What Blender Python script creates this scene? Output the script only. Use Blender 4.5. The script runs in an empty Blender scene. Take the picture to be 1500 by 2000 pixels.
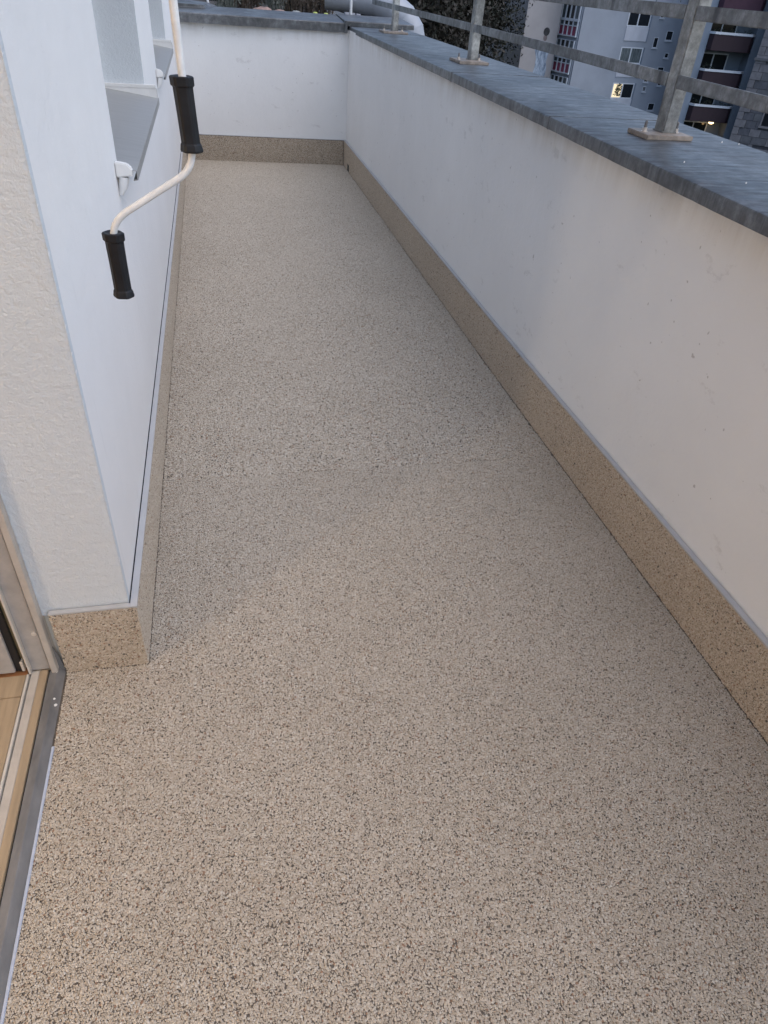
import bpy, bmesh, math, random
import numpy as np
from mathutils import Vector, Matrix, noise as mnoise

random.seed(7); RNG = np.random.default_rng(11)
C = bpy.data.collections.new('terrace_scene'); bpy.context.scene.collection.children.link(C)
SC = bpy.context.scene
R = math.radians

# ------------------------------------------------------------------ camera
cam_d = bpy.data.cameras.new('camera'); cam = bpy.data.objects.new('camera', cam_d)
C.objects.link(cam); SC.camera = cam
F_PX = 1344.7366
yaw, pitch, roll = 0.2563, 0.6590, 0.0807
fv = Vector((math.sin(yaw)*math.cos(pitch), math.cos(yaw)*math.cos(pitch), -math.sin(pitch)))
rv = Vector((math.cos(yaw), -math.sin(yaw), 0)); uv = rv.cross(fv)
r2 = rv*math.cos(roll)+uv*math.sin(roll); u2 = -rv*math.sin(roll)+uv*math.cos(roll)
cam.matrix_world = Matrix(((r2.x, u2.x, -fv.x, 0), (r2.y, u2.y, -fv.y, 0), (r2.z, u2.z, -fv.z, 1.6), (0, 0, 0, 1)))
cam_d.sensor_fit = 'HORIZONTAL'; cam_d.sensor_width = 36; cam_d.lens = 36*F_PX/1500
cam_d.clip_start = .02; cam_d.clip_end = 3000

# ------------------------------------------------------------------ sky and light
SUN_EL, SUN_AZ = R(58), R(130)      # dusk glow: azimuth measured from +Y towards +X
W = bpy.data.worlds.new('World'); SC.world = W; W.use_nodes = True
nt = W.node_tree; nt.nodes.clear()
sky = nt.nodes.new('ShaderNodeTexSky'); sky.sky_type = 'NISHITA'; sky.sun_disc = False
sky.sun_elevation = SUN_EL; sky.sun_rotation = SUN_AZ
sky.air_density = 1.0; sky.dust_density = 1.5; sky.ozone_density = 1.0
bg = nt.nodes.new('ShaderNodeBackground'); bg.inputs[1].default_value = .07
wo = nt.nodes.new('ShaderNodeOutputWorld')
nt.links.new(sky.outputs[0], bg.inputs[0]); nt.links.new(bg.outputs[0], wo.inputs[0])
sd = bpy.data.lights.new('sun', 'SUN'); sun = bpy.data.objects.new('sun', sd); C.objects.link(sun)
sd.energy = .40; sd.angle = R(100); sd.color = (1, .98, .96)
dirv = Vector((math.sin(SUN_AZ)*math.cos(SUN_EL), math.cos(SUN_AZ)*math.cos(SUN_EL), math.sin(SUN_EL)))
sun.rotation_euler = dirv.to_track_quat('Z', 'Y').to_euler()
LAMP_W = 38.0
SC.view_settings.view_transform = 'Standard'; SC.view_settings.look = 'None'
SC.view_settings.gamma = 1; SC.view_settings.use_curve_mapping = False
SC.view_settings.exposure = 1.68

# ------------------------------------------------------------------ material helpers
def new_mat(name):
    m = bpy.data.materials.new(name); m.use_nodes = True
    t = m.node_tree; t.nodes.clear()
    o = t.nodes.new('ShaderNodeOutputMaterial'); b = t.nodes.new('ShaderNodeBsdfPrincipled')
    t.links.new(b.outputs[0], o.inputs[0]); return m, t, b
def col(c): return (c[0], c[1], c[2], 1)
def noise_n(t, scale, detail=4, rough=.55, vec=None, stretch=None):
    n = t.nodes.new('ShaderNodeTexNoise'); n.inputs['Scale'].default_value = scale
    n.inputs['Detail'].default_value = detail; n.inputs['Roughness'].default_value = rough
    if vec is None:
        tc = t.nodes.new('ShaderNodeTexCoord'); vec = tc.outputs['Object']
    if stretch:
        mp = t.nodes.new('ShaderNodeMapping'); mp.inputs['Scale'].default_value = stretch
        t.links.new(vec, mp.inputs[0]); vec = mp.outputs[0]
    t.links.new(vec, n.inputs['Vector']); return n.outputs['Fac']
def ramp(t, fac, stops, interp='LINEAR'):
    r = t.nodes.new('ShaderNodeValToRGB'); r.color_ramp.interpolation = interp
    e = r.color_ramp.elements
    while len(e) < len(stops): e.new(.5)
    for k, (p, c) in enumerate(stops):
        e[k].position = p; e[k].color = col(c) if not isinstance(c, (int, float)) else (c, c, c, 1)
    t.links.new(fac, r.inputs[0]); return r.outputs[0]
def mixc(t, fac, a, b, mode='MIX'):
    m = t.nodes.new('ShaderNodeMix'); m.data_type = 'RGBA'; m.blend_type = mode
    for sock, val in ((m.inputs[0], fac), (m.inputs[6], a), (m.inputs[7], b)):
        if isinstance(val, bpy.types.NodeSocket): t.links.new(val, sock)
        elif isinstance(val, (int, float)): sock.default_value = val
        else: sock.default_value = col(val)
    return m.outputs[2]
def bump(t, b, height, strength, dist, prev=None):
    n = t.nodes.new('ShaderNodeBump'); n.inputs['Strength'].default_value = strength
    n.inputs['Distance'].default_value = dist; t.links.new(height, n.inputs['Height'])
    if prev: t.links.new(prev, n.inputs['Normal'])
    t.links.new(n.outputs[0], b.inputs['Normal']); return n.outputs[0]
def simple(name, c, rough=.6, metal=0, var=.12, scale=8, bumpd=0, bscale=60, stretch=None, spec=.5):
    m, t, b = new_mat(name)
    f = noise_n(t, scale, 5, .6, stretch=stretch)
    a = tuple(x*(1-var) for x in c); d = tuple(min(1, x*(1+var)) for x in c)
    t.links.new(ramp(t, f, [(.3, a), (.7, d)]), b.inputs['Base Color'])
    b.inputs['Roughness'].default_value = rough; b.inputs['Metallic'].default_value = metal
    b.inputs['Specular IOR Level'].default_value = spec
    if bumpd: bump(t, b, noise_n(t, bscale, 4), .6, bumpd)
    return m
def emis(name, c, s):
    m, t, b = new_mat(name); b.inputs['Base Color'].default_value = col(c)
    b.inputs['Emission Color'].default_value = col(c); b.inputs['Emission Strength'].default_value = s; return m

def plaster(name, c, fine, coarse, dist, streak=0, rough=.9):
    m, t, b = new_mat(name)
    big = noise_n(t, 1.6, 5, .6); c1 = ramp(t, big, [(.3, tuple(x*.94 for x in c)), (.72, c)])
    if streak:
        s = noise_n(t, 3.0, 6, .65, stretch=(4, 9, .7))
        c1 = mixc(t, ramp(t, s, [(.62, 0.), (.80, streak)]), c1, tuple(x*.62 for x in c))
    sp = noise_n(t, 55, 2, .5)
    c1 = mixc(t, ramp(t, sp, [(.80, 0.), (.84, .55)]), c1, (.22, .2, .18))
    t.links.new(c1, b.inputs['Base Color']); b.inputs['Roughness'].default_value = rough
    b.inputs['Specular IOR Level'].default_value = .25
    n1 = bump(t, b, noise_n(t, coarse, 5, .6), .8, dist)
    bump(t, b, noise_n(t, fine, 3, .6), .7, dist*.3, n1)
    return m
M = {}
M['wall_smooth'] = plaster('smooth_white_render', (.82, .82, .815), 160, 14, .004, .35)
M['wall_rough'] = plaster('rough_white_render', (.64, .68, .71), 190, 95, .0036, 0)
# parapet render, with drips under the metal and a few scuffs
def parapet_mat():
    m, t, b = new_mat('parapet_render')
    tc = t.nodes.new('ShaderNodeTexCoord'); sx = t.nodes.new('ShaderNodeSeparateXYZ'); t.links.new(tc.outputs['Object'], sx.inputs[0])
    c = (.80, .80, .795)
    c1 = ramp(t, noise_n(t, 1.3, 6, .62), [(.3, tuple(x*.93 for x in c)), (.7, c)])
    dr = noise_n(t, 2.2, 6, .7, stretch=(5, 5, .5))
    mr = t.nodes.new('ShaderNodeMapRange'); mr.inputs[1].default_value = 1.03; mr.inputs[2].default_value = 1.18
    t.links.new(sx.outputs[2], mr.inputs[0])
    mu = t.nodes.new('ShaderNodeMath'); mu.operation = 'MULTIPLY'; mu.use_clamp = True
    t.links.new(ramp(t, dr, [(.40, 0.), (.78, .55)]), mu.inputs[0]); t.links.new(mr.outputs[0], mu.inputs[1])
    c1 = mixc(t, mu.outputs[0], c1, (.34, .28, .2))
    sc = noise_n(t, 6, 8, .75, stretch=(1, 1, 1.8))
    c1 = mixc(t, ramp(t, sc, [(.60, 0.), (.67, .30)]), c1, (.42, .41, .40))
    sp = noise_n(t, 38, 2, .5)
    c1 = mixc(t, ramp(t, sp, [(.73, 0.), (.77, .55)]), c1, (.30, .28, .26))
    t.links.new(c1, b.inputs['Base Color']); b.inputs['Roughness'].default_value = .9
    b.inputs['Specular IOR Level'].default_value = .25
    n1 = bump(t, b, noise_n(t, 7, 6, .6), .7, .006); n2 = bump(t, b, noise_n(t, 90, 3), .6, .0016, n1); bump(t, b, noise_n(t, 260, 3), .5, .0008, n2)
    return m
M['parapet'] = parapet_mat()
M['binder'] = simple('dark_resin_binder', (.15, .125, .10), .6, 0, .3, 60, .002, 200)
def pebble_mat(name, tint):
    m, t, b = new_mat(name)
    oi = t.nodes.new('ShaderNodeObjectInfo')
    def k(c): return tuple(x*y for x, y in zip(c, tint))
    c1 = ramp(t, oi.outputs['Random'], [(0, k((.50, .45, .385))), (.18, k((.56, .51, .45))), (.36, k((.46, .41, .345))),
              (.52, k((.60, .56, .50))), (.70, k((.53, .475, .405))), (.86, k((.42, .36, .29))), (.935, k((.66, .64, .60))), (.965, k((.30, .19, .13))), (.985, (.09, .08, .07))], 'CONSTANT')
    tc = t.nodes.new('ShaderNodeTexCoord')
    f = noise_n(t, 900, 2, .5)
    c1 = mixc(t, ramp(t, f, [(.35, .0), (.7, .25)]), c1, k((.40, .35, .30)))
    ge = t.nodes.new('ShaderNodeNewGeometry'); pz = noise_n(t, 1.7, 5, .6, vec=ge.outputs['Position'])
    c1 = mixc(t, 1.0, c1, ramp(t, pz, [(.30, (.94, .935, .925)), (.55, (1, 1, 1)), (.72, (1.0, .99, .98))]), 'MULTIPLY')
    t.links.new(c1, b.inputs['Base Color']); b.inputs['Roughness'].default_value = .42
    b.inputs['Specular IOR Level'].default_value = .4
    return m
M['pebble'] = pebble_mat('beige_marble_pebbles', (.945, .915, .865))
M['pebble_s'] = pebble_mat('warm_beige_pebbles', (.99, .925, .84))
M['trim'] = simple('anodised_aluminium_trim', (.44, .44, .445), .55, 0, .05, 12)
M['shadow_gap'] = simple('gap_shade_black', (.02, .025, .03), .9, 0, .1)  # flat black standing in for shade inside the trim gaps and drain slot
# weathered sheet metal of the coping
def coping_mat(name, base, rough0):
    m, t, b = new_mat(name)
    big = noise_n(t, 2.4, 7, .65)
    c1 = ramp(t, big, [(.30, tuple(x*.5 for x in base)), (.5, base), (.68, tuple(min(1, x*1.6) for x in base))])
    st = noise_n(t, 4, 7, .7, stretch=(2.2, 14, 1))
    c1 = mixc(t, ramp(t, st, [(.45, 0.), (.78, .5)]), c1, (.27, .29, .31))
    dr = noise_n(t, 11, 6, .72, stretch=(1.2, 1, .55))
    c1 = mixc(t, ramp(t, dr, [(.60, 0.), (.74, .4)]), c1, (.26, .27, .26))
    md_ = noise_n(t, 22, 6, .75)
    c1 = mixc(t, 1.0, c1, ramp(t, md_, [(.32, .5), (.5, .95), (.66, 1.5)]), 'MULTIPLY')
    dk = noise_n(t, 5.5, 3, .5, stretch=(1, 2.2, 1))
    c1 = mixc(t, ramp(t, dk, [(.58, 0.), (.68, .75)]), c1, (.05, .05, .055))
    t.links.new(c1, b.inputs['Base Color'])
    t.links.new(ramp(t, noise_n(t, 5, 6, .7, stretch=(1, 6, 1)), [(.3, rough0), (.7, rough0+.28)]), b.inputs['Roughness'])
    b.inputs['Metallic'].default_value = .25; b.inputs['Specular IOR Level'].default_value = .8
    n1 = bump(t, b, noise_n(t, 2.5, 3), .4, .004); bump(t, b, noise_n(t, 60, 4), .25, .0008, n1)
    return m
M['coping'] = coping_mat('weathered_zinc_sheet', (.085, .088, .092), .33)
M['galv'] = coping_mat('galvanised_steel', (.17, .175, .175), .48)
M['post'] = coping_mat('galvanised_post_steel', (.25, .25, .235), .48)
M['plate'] = simple('rust_stained_plate', (.30, .25, .21), .6, .4, .35, 30, .0006, 200)
M['bolt'] = simple('bright_bolt_steel', (.62, .56, .52), .3, .8, .2, 120)
M['bolt_dark'] = simple('dark_bolt_thread', (.18, .17, .17), .4, .7, .2, 120)
M['rubber'] = simple('black_plastic_grip', (.012, .013, .016), .5, 0, .3, 30, .0004, 300, spec=.3)
M['rod'] = simple('yellowed_white_lacquer', (.74, .75, .75), .35, 0, .10, 60, .0004, 60)
M['sill'] = simple('brushed_aluminium_sill', (.33, .33, .325), .5, .15, .08, 7, 0, 60, (1, 12, 1))
M['sill_cap'] = simple('white_sill_cap', (.76, .75, .73), .5, 0, .06, 20)
M['silicone'] = simple('grey_silicone', (.45, .5, .6), .4, 0, .08, 30)
M['frame'] = simple('beige_aluminium_frame', (.50, .46, .41), .5, .1, .10, 25, .0004, 250)
M['frame_grey'] = simple('dusty_grey_frame', (.40, .38, .36), .6, .1, .14, 25, .0004, 250)
M['frame_lip'] = simple('pale_frame_lip', (.62, .58, .52), .45, .1, .06, 25)
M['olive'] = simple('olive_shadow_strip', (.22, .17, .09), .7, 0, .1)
M['gasket'] = simple('black_rubber_gasket', (.012, .012, .013), .6, 0, .1)
M['lead'] = simple('grey_door_flashing', (.19, .185, .18), .55, .2, .25, 9, .0008, 60, (3, 1, 1))
M['wood'] = simple('oak_threshold', (.36, .275, .18), .5, 0, .16, 6, .0003, 90, (14, 1, 1))
M['wood_red'] = simple('reddish_oak_floor', (.32, .15, .07), .45, 0, .25, 6, .0003, 90, (1, 10, 1))
M['room'] = simple('room_paint', (.78, .72, .62), .9, 0, .03)
M['glass'] = None
m, t, b = new_mat('window_glass_dark'); b.inputs['Base Color'].default_value = (.015, .018, .022, 1); b.inputs['Roughness'].default_value = .06
b.inputs['Specular IOR Level'].default_value = .6; M['glass'] = m
m, t, b = new_mat('curtained_glass'); 
t.links.new(ramp(t, noise_n(t, 2.2, 6, .7, stretch=(6, 6, .6)), [(.35, (.05, .06, .07)), (.6, (.16, .19, .2)), (.75, (.3, .32, .33))]), b.inputs['Base Color']); b.inputs['Roughness'].default_value = .25; M['curtain'] = m
M['lamp_shade'] = simple('white_lamp_shade', (.8, .76, .68), .7)
M['bulb'] = emis('warm_bulb', (1, .79, .56), LAMP_W)
M['white_frame'] = simple('white_window_frame', (.62, .65, .70), .5, 0, .05)
M['white_panel'] = simple('white_facade_panel', (.52, .54, .60), .6, 0, .08, 1.5)
M['fac_grey'] = simple('blue_grey_render', (.33, .36, .415), .9, 0, .10, .35, .01, 6)
M['fac_mural'] = simple('beige_grey_render', (.40, .38, .385), .9, 0, .10, .5, .01, 6)
M['fac_pier'] = simple('slate_blue_render', (.22, .26, .32), .9, 0, .10, .5, .01, 6)
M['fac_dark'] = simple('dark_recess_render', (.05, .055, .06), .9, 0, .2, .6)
M['crimson'] = simple('crimson_panel', (.26, .05, .095), .6, 0, .12, 2)
M['maroon'] = simple('maroon_balcony_panel', (.034, .017, .024), .7, 0, .12, 2)
M['maroon_hi'] = simple('purple_balcony_panel', (.065, .026, .045), .7, 0, .12, 2)
M['hair'] = simple('mural_dark_paint', (.05, .05, .055), .9, 0, .4, 3)
M['skin'] = simple('mural_skin_paint', (.22, .18, .18), .9, 0, .3, 4)
m, t, b = new_mat('mural_blue_paint')
t.links.new(ramp(t, noise_n(t, 1.3, 6, .75, stretch=(3, 3, 1)), [(.38, (.16, .20, .27)), (.5, (.33, .40, .50)), (.62, (.50, .57, .66))]), b.inputs['Base Color']); b.inputs['Roughness'].default_value = .9
M['dress'] = m
M['lit_window'] = emis('lit_window', (1, .80, .50), .22)
M['hedge'] = simple('balcony_box_plants', (.03, .04, .025), .9, 0, .5, 12)
M['stone'] = [simple('sandstone_block_%s' % n, c, .9, 0, .2, 3, .01, 9) for n, c in (('pale', (.20, .19, .20)), ('mid', (.135, .135, .145)), ('dark', (.115, .115, .13)))]
M['mortar'] = simple('dark_mortar', (.07, .07, .08), .95, 0, .2)
def foliage(name, a, b_, c_):
    m, t, b = new_mat(name)
    oi = t.nodes.new('ShaderNodeNewGeometry')
    t.links.new(ramp(t, oi.outputs['Random Per Island'], [(0, a), (.5, b_), (1, c_)]), b.inputs['Base Color'])
    b.inputs['Roughness'].default_value = .7; return m
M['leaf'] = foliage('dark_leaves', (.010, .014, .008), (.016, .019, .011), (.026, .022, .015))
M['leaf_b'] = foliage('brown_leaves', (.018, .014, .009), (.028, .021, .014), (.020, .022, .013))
M['bark'] = simple('bark', (.07, .055, .045), .9, 0, .3, 6, .02, 12)
M['twig'] = foliage('dry_stems', (.05, .035, .025), (.13, .10, .07), (.07, .05, .045))
M['twig_g'] = foliage('grey_green_stems', (.09, .11, .09), (.16, .17, .15), (.07, .08, .07))
M['soil'] = simple('planting_soil', (.05, .04, .032), .95, 0, .4, 9, .02, 14)
M['rock_p'] = simple('pinkish_rock', (.32, .22, .19), .9, 0, .3, 14, .01, 30)
M['rock_g'] = simple('grey_rock', (.36, .37, .36), .9, 0, .25, 14, .01, 30)
M['apple'] = simple('yellow_green_fruit', (.42, .48, .12), .4, 0, .15, 20)
M['duct'] = simple('silver_duct_sheet', (.36, .38, .42), .55, .25, .12, 4, .002, 8)
M['asphalt'] = simple('far_ground', (.018, .022, .016), 1, 0, .3, .2, spec=0)
M['white_pole'] = simple('white_pole_paint', (.72, .72, .72), .5, 0, .06)
M['roofdeck'] = simple('bitumen_roof', (.10, .105, .11), .85, 0, .3, 4, .004, 60)

# ------------------------------------------------------------------ object helpers
BASE = {}
def link(o, name, parent):
    C.objects.link(o)
    if parent is not None: o.parent = parent
    return o
def tag(o, label=None, cat=None, group=None, kind=None):
    if label: o['label'] = label
    if cat: o['category'] = cat
    if group: o['group'] = group
    if kind: o['kind'] = kind
    return o
def thing(name, loc, label, cat, group=None):
    o = bpy.data.objects.new(name, None); C.objects.link(o); o.location = loc; o.empty_display_size = .1
    BASE[o.name] = Vector(loc); return tag(o, label, cat, group)
class MB:
    """collects geometry in world coordinates"""
    def __init__(s): s.v = []; s.f = []; s.m = []
    def add(s, vs, fs, mi=0):
        k = len(s.v); s.v += [tuple(v) for v in vs]; s.f += [tuple(i+k for i in f) for f in fs]; s.m += [mi]*len(fs); return s
    def box(s, x0, x1, y0, y1, z0, z1, mi=0):
        vs = [(x, y, z) for x in (x0, x1) for y in (y0, y1) for z in (z0, z1)]
        return s.add(vs, [(0, 1, 3, 2), (4, 6, 7, 5), (0, 4, 5, 1), (2, 3, 7, 6), (0, 2, 6, 4), (1, 5, 7, 3)], mi)
    def obox(s, fr, u0, u1, n0, n1, z0, z1, mi=0):
        vs = [fr(u, n, z) for u in (u0, u1) for n in (n0, n1) for z in (z0, z1)]
        return s.add(vs, [(0, 1, 3, 2), (4, 6, 7, 5), (0, 4, 5, 1), (2, 3, 7, 6), (0, 2, 6, 4), (1, 5, 7, 3)], mi)
    def tube(s, pts, rad, seg=12, cap=True, mi=0):
        pts = [Vector(p) for p in pts]; rs = rad if isinstance(rad, (list, tuple)) else [rad]*len(pts)
        ring = []; up = None
        for i, p in enumerate(pts):
            d = (pts[min(i+1, len(pts)-1)]-pts[max(i-1, 0)]).normalized()
            if up is None:
                up = Vector((0, 0, 1)) if abs(d.z) < .9 else Vector((1, 0, 0))
            a = (up-d*up.dot(d)).normalized(); up = a; c = d.cross(a)
            ring.append([p+(a*math.cos(2*math.pi*k/seg)+c*math.sin(2*math.pi*k/seg))*rs[i] for k in range(seg)])
        vs = [v for r_ in ring for v in r_]; fs = []
        for i in range(len(pts)-1):
            for k in range(seg):
                a0 = i*seg+k; a1 = i*seg+(k+1) % seg; fs.append((a0, a1, a1+seg, a0+seg))
        if cap: fs.append(tuple(range(seg))[::-1]); fs.append(tuple(range((len(pts)-1)*seg, len(pts)*seg)))
        return s.add(vs, fs, mi)
    def sweep(s, path, prof, mi=0, caps=True):
        """path: list of (y, fn) -> prof is a function y -> list of (x,z) points, closed section"""
        secs = [[(x, y, z) for x, z in prof(y)] for y in path]; n = len(secs[0])
        vs = [v for q in secs for v in q]; fs = []
        for i in range(len(secs)-1):
            for k in range(n):
                a0 = i*n+k; a1 = i*n+(k+1) % n; fs.append((a0, a1, a1+n, a0+n))
        if caps: fs.append(tuple(range(n))[::-1]); fs.append(tuple(range((len(secs)-1)*n, len(secs)*n)))
        return s.add(vs, fs, mi)
    def build(s, name, mat, parent=None, smooth=False, bevel=0, seg=2, base=None):
        b0 = base or Vector((0, 0, 0))
        p = parent
        while p is not None and base is None:
            if p.name in BASE: b0 = BASE[p.name]; break
            p = p.parent
        me = bpy.data.meshes.new(name); me.from_pydata([tuple(Vector(v)-b0) for v in s.v], [], s.f)
        mats = mat if isinstance(mat, list) else [mat]
        for q in mats: me.materials.append(q)
        for i, pl in enumerate(me.polygons): pl.material_index = s.m[i] if i < len(s.m) else 0
        bm = bmesh.new(); bm.from_mesh(me); bmesh.ops.recalc_face_normals(bm, faces=bm.faces)
        if bevel:
            es = [e for e in bm.edges if len(e.link_faces) == 2 and e.calc_face_angle(0) > .5]
            bmesh.ops.bevel(bm, geom=es, offset=bevel, segments=seg, affect='EDGES', clamp_overlap=True)
        bm.to_mesh(me); bm.free()
        if smooth:
            for pl in me.polygons: pl.use_smooth = True
            try: me.set_sharp_from_angle(angle=R(40))
            except Exception: pass
        o = bpy.data.objects.new(name, me); C.objects.link(o)
        if parent is not None: o.parent = parent
        elif base: o.location = base; BASE[o.name] = Vector(base)
        return o
def lerp_tab(tab, y):
    if y <= tab[0][0]: a, b = tab[0], tab[1]
    elif y >= tab[-1][0]: a, b = tab[-2], tab[-1]
    else:
        for i in range(len(tab)-1):
            if tab[i][0] <= y <= tab[i+1][0]: a, b = tab[i], tab[i+1]; break
    return a[1]+(b[1]-a[1])*(y-a[0])/(b[0]-a[0])
def copy_part(o, parent, off=(0, 0, 0)):
    c = o.copy(); C.objects.link(c); c.parent = parent; c.location = Vector(o.location)+Vector(off); return c

# ------------------------------------------------------------------ plan of the balcony
YS, YN = -1.5, 7.95                          # near and far ends
def x_wl(y): return -.3225+.0033*y           # house wall plane
def x_sl(y): return -.300+.0028*y            # face of its skirting
def x_wr(y): return lerp_tab([(-1.5, 1.41), (1, 1.383), (2.1, 1.365), (3.05, 1.353), (5, 1.350), (7.95, 1.349)], y)
def x_sr(y): return lerp_tab([(-1.5, 1.392), (1, 1.363), (2.1, 1.346), (3.05, 1.335), (5, 1.330), (7.95, 1.327)], y)
YC = 1.388                                    # face of the skirting on the short wall
XD = -.520                                    # edge of door flashing
ZS = .2353
def y_bs(x): return 8.0-.055*x                # face of back skirting

# floor base
fl = MB()
fl.box(-.56, 1.95, YS, 8.3, -.25, -.0035)
tag(fl.build('terrace_floor', M['binder']), 'dark resin layer under the beige stone carpet of the long terrace', kind='structure')

# ------------------------------------------------------------------ stone carpet: one geometry-nodes object per surface
def pebble_group(mat):
    g = bpy.data.node_groups.new('pebbles_'+mat.name, 'GeometryNodeTree')
    g.interface.new_socket('Geometry', in_out='INPUT', socket_type='NodeSocketGeometry')
    g.interface.new_socket('Geometry', in_out='OUTPUT', socket_type='NodeSocketGeometry')
    N = g.nodes; L = g.links
    gi = N.new('NodeGroupInput'); go = N.new('NodeGroupOutput')
    ico = N.new('GeometryNodeMeshIcoSphere'); ico.inputs['Radius'].default_value = 1; ico.inputs['Subdivisions'].default_value = 2
    nz = N.new('ShaderNodeTexNoise'); nz.inputs['Scale'].default_value = .9; nz.inputs['Detail'].default_value = 1
    sub = N.new('ShaderNodeVectorMath'); sub.operation = 'SUBTRACT'; sub.inputs[1].default_value = (.5, .5, .5)
    L.new(nz.outputs['Color'], sub.inputs[0])
    mul = N.new('ShaderNodeVectorMath'); mul.operation = 'SCALE'; mul.inputs['Scale'].default_value = .75; L.new(sub.outputs[0], mul.inputs[0])
    sp = N.new('GeometryNodeSetPosition'); L.new(ico.outputs['Mesh'], sp.inputs['Geometry']); L.new(mul.outputs[0], sp.inputs['Offset'])
    sm = N.new('GeometryNodeSetShadeSmooth'); L.new(sp.outputs[0], sm.inputs['Geometry'])
    st = N.new('GeometryNodeSetMaterial'); st.inputs['Material'].default_value = mat; L.new(sm.outputs[0], st.inputs['Geometry'])
    iop = N.new('GeometryNodeInstanceOnPoints'); L.new(gi.outputs[0], iop.inputs['Points']); L.new(st.outputs[0], iop.inputs['Instance'])
    ar = N.new('GeometryNodeInputNamedAttribute'); ar.data_type = 'FLOAT_VECTOR'; ar.inputs['Name'].default_value = 'rot'
    asx = N.new('GeometryNodeInputNamedAttribute'); asx.data_type = 'FLOAT_VECTOR'; asx.inputs['Name'].default_value = 'scl'
    L.new(ar.outputs['Attribute'], iop.inputs['Rotation']); L.new(asx.outputs['Attribute'], iop.inputs['Scale'])
    L.new(iop.outputs[0], go.inputs[0]); return g
PG = pebble_group(M['pebble']); PGS = pebble_group(M['pebble_s'])
def pebbles(name, uvpts, origin_fn, normal, group, sz, parent=None, base=None):
    """uvpts Nx2; origin_fn maps to Nx3 world; normal: 'z','x','-x','-y'"""
    P = origin_fn(uvpts[:, 0], uvpts[:, 1]); n = len(P)
    th = RNG.uniform(0, 6.283, n); til = RNG.normal(0, .28, (n, 2))
    if normal == 'z': rot = np.stack([til[:, 0], til[:, 1], th], 1); ax = 2
    elif normal in ('x', '-x'): rot = np.stack([th, til[:, 0], til[:, 1]], 1); ax = 0
    else: rot = np.stack([til[:, 0], th, til[:, 1]], 1); ax = 1
    s = sz*RNG.uniform(.78, 1.22, (n, 1))*RNG.uniform(.82, 1.18, (n, 3)); s[:, ax] *= .62
    if base is not None: P = P-np.array(base)
    me = bpy.data.meshes.new(name); me.vertices.add(n); me.vertices.foreach_set('co', P.astype(np.float32).ravel())
    for nm, arr in (('rot', rot), ('scl', s)):
        at = me.attributes.new(nm, 'FLOAT_VECTOR', 'POINT'); at.data.foreach_set('vector', arr.astype(np.float32).ravel())
    me.update()
    o = bpy.data.objects.new(name, me); C.objects.link(o)
    if parent is not None: o.parent = parent
    md = o.modifiers.new('pebbles', 'NODES'); md.node_group = group
    o['kind'] = 'stuff'; return o
def hexpts(u0, u1, v0, v1, d):
    nu = int((u1-u0)/d)+1; nv = int((v1-v0)/(d*.866))+1
    U, V = np.meshgrid(np.arange(nu)*d, np.arange(nv)*d*.866); U = U+(np.arange(nv)[:, None] % 2)*d*.5
    p = np.stack([U.ravel()+u0, V.ravel()+v0], 1)+RNG.normal(0, d*.15, (nu*nv, 2)); return p
def floor_zone(y0, y1, d, name_sz):
    p = hexpts(-.53, 1.42, y0, y1, d)
    p = p[RNG.random(len(p)) > .034]        # missing stones leave pores
    xl = np.where(p[:, 1] < YC, XD+.004, -.2990+.0028*p[:, 1]); xr = np.array([x_sr(y) for y in p[:, 1]])-.0015
    p = p[(p[:, 0] > xl) & (p[:, 0] < xr) & (p[:, 1] < 8.0-.055*p[:, 0])]
    return p, np.full(len(p), d*.575)
pa, sa = floor_zone(-.3, 2.30, .0042, 0); pb, sb = floor_zone(2.303, 8.02, .0062, 0)
p = np.concatenate([pa, pb]); sz = np.concatenate([sa, sb])[:, None]
o = pebbles('stone_carpet', p, lambda u, v: np.stack([u, v, RNG.normal(-.0018, .0005, len(u))], 1), 'z', PG, sz)
tag(o, 'beige stone carpet of small resin bound marble pebbles covering the terrace', 'pebble flooring')

# ------------------------------------------------------------------ house wall (left)
hw = thing('house_wall', (-.32, 1.4, 0), 'white rendered house wall with two window recesses, left of the terrace', 'wall')
ys = [1.405, 2.60, 4.09, 5.10, 6.62, 9.2]; zs = [-.2, 1.05, 2.35, 2.9]
mb = MB()
XI = -.62
def subdiv(a, b, st):
    n = max(1, int(abs(b-a)/st)); return [a+(b-a)*i/n for i in range(n+1)]
for i in range(5):
    for j in range(3):
        if i in (1, 3) and j == 1: continue
        y0, y1, z0, z1 = ys[i], ys[i+1], zs[j], zs[j+1]
        mb.add([(x_wl(y0), y0, z0), (x_wl(y1), y1, z0), (x_wl(y1), y1, z1), (x_wl(y0), y0, z1)], [(0, 1, 2, 3)])
mb.build('smooth_face', M['wall_smooth'], hw)
rv_ = MB()
for (y0, y1) in ((2.60, 4.09), (5.10, 6.62)):
    z0, z1 = 1.02, 2.35
    xa, xb = x_wl(y0), x_wl(y1)
    rv_.add([(xb, y1, z0), (XI, y1, z0), (XI, y1, z1), (xb, y1, z1)], [(0, 1, 2, 3)])
    rv_.add([(xa, y0, z0), (XI, y0, z0), (XI, y0, z1), (xa, y0, z1)], [(0, 1, 2, 3)])
    rv_.add([(xa, y0, z1), (XI, y0, z1), (XI, y1, z1), (xb, y1, z1)], [(0, 1, 2, 3)])
    rv_.add([(xa, y0, z0), (XI, y0, z0), (XI, y1, z0), (xb, y1, z0)], [(0, 1, 2, 3)])
rv_.build('window_reveal', M['wall_rough'], hw)
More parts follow.
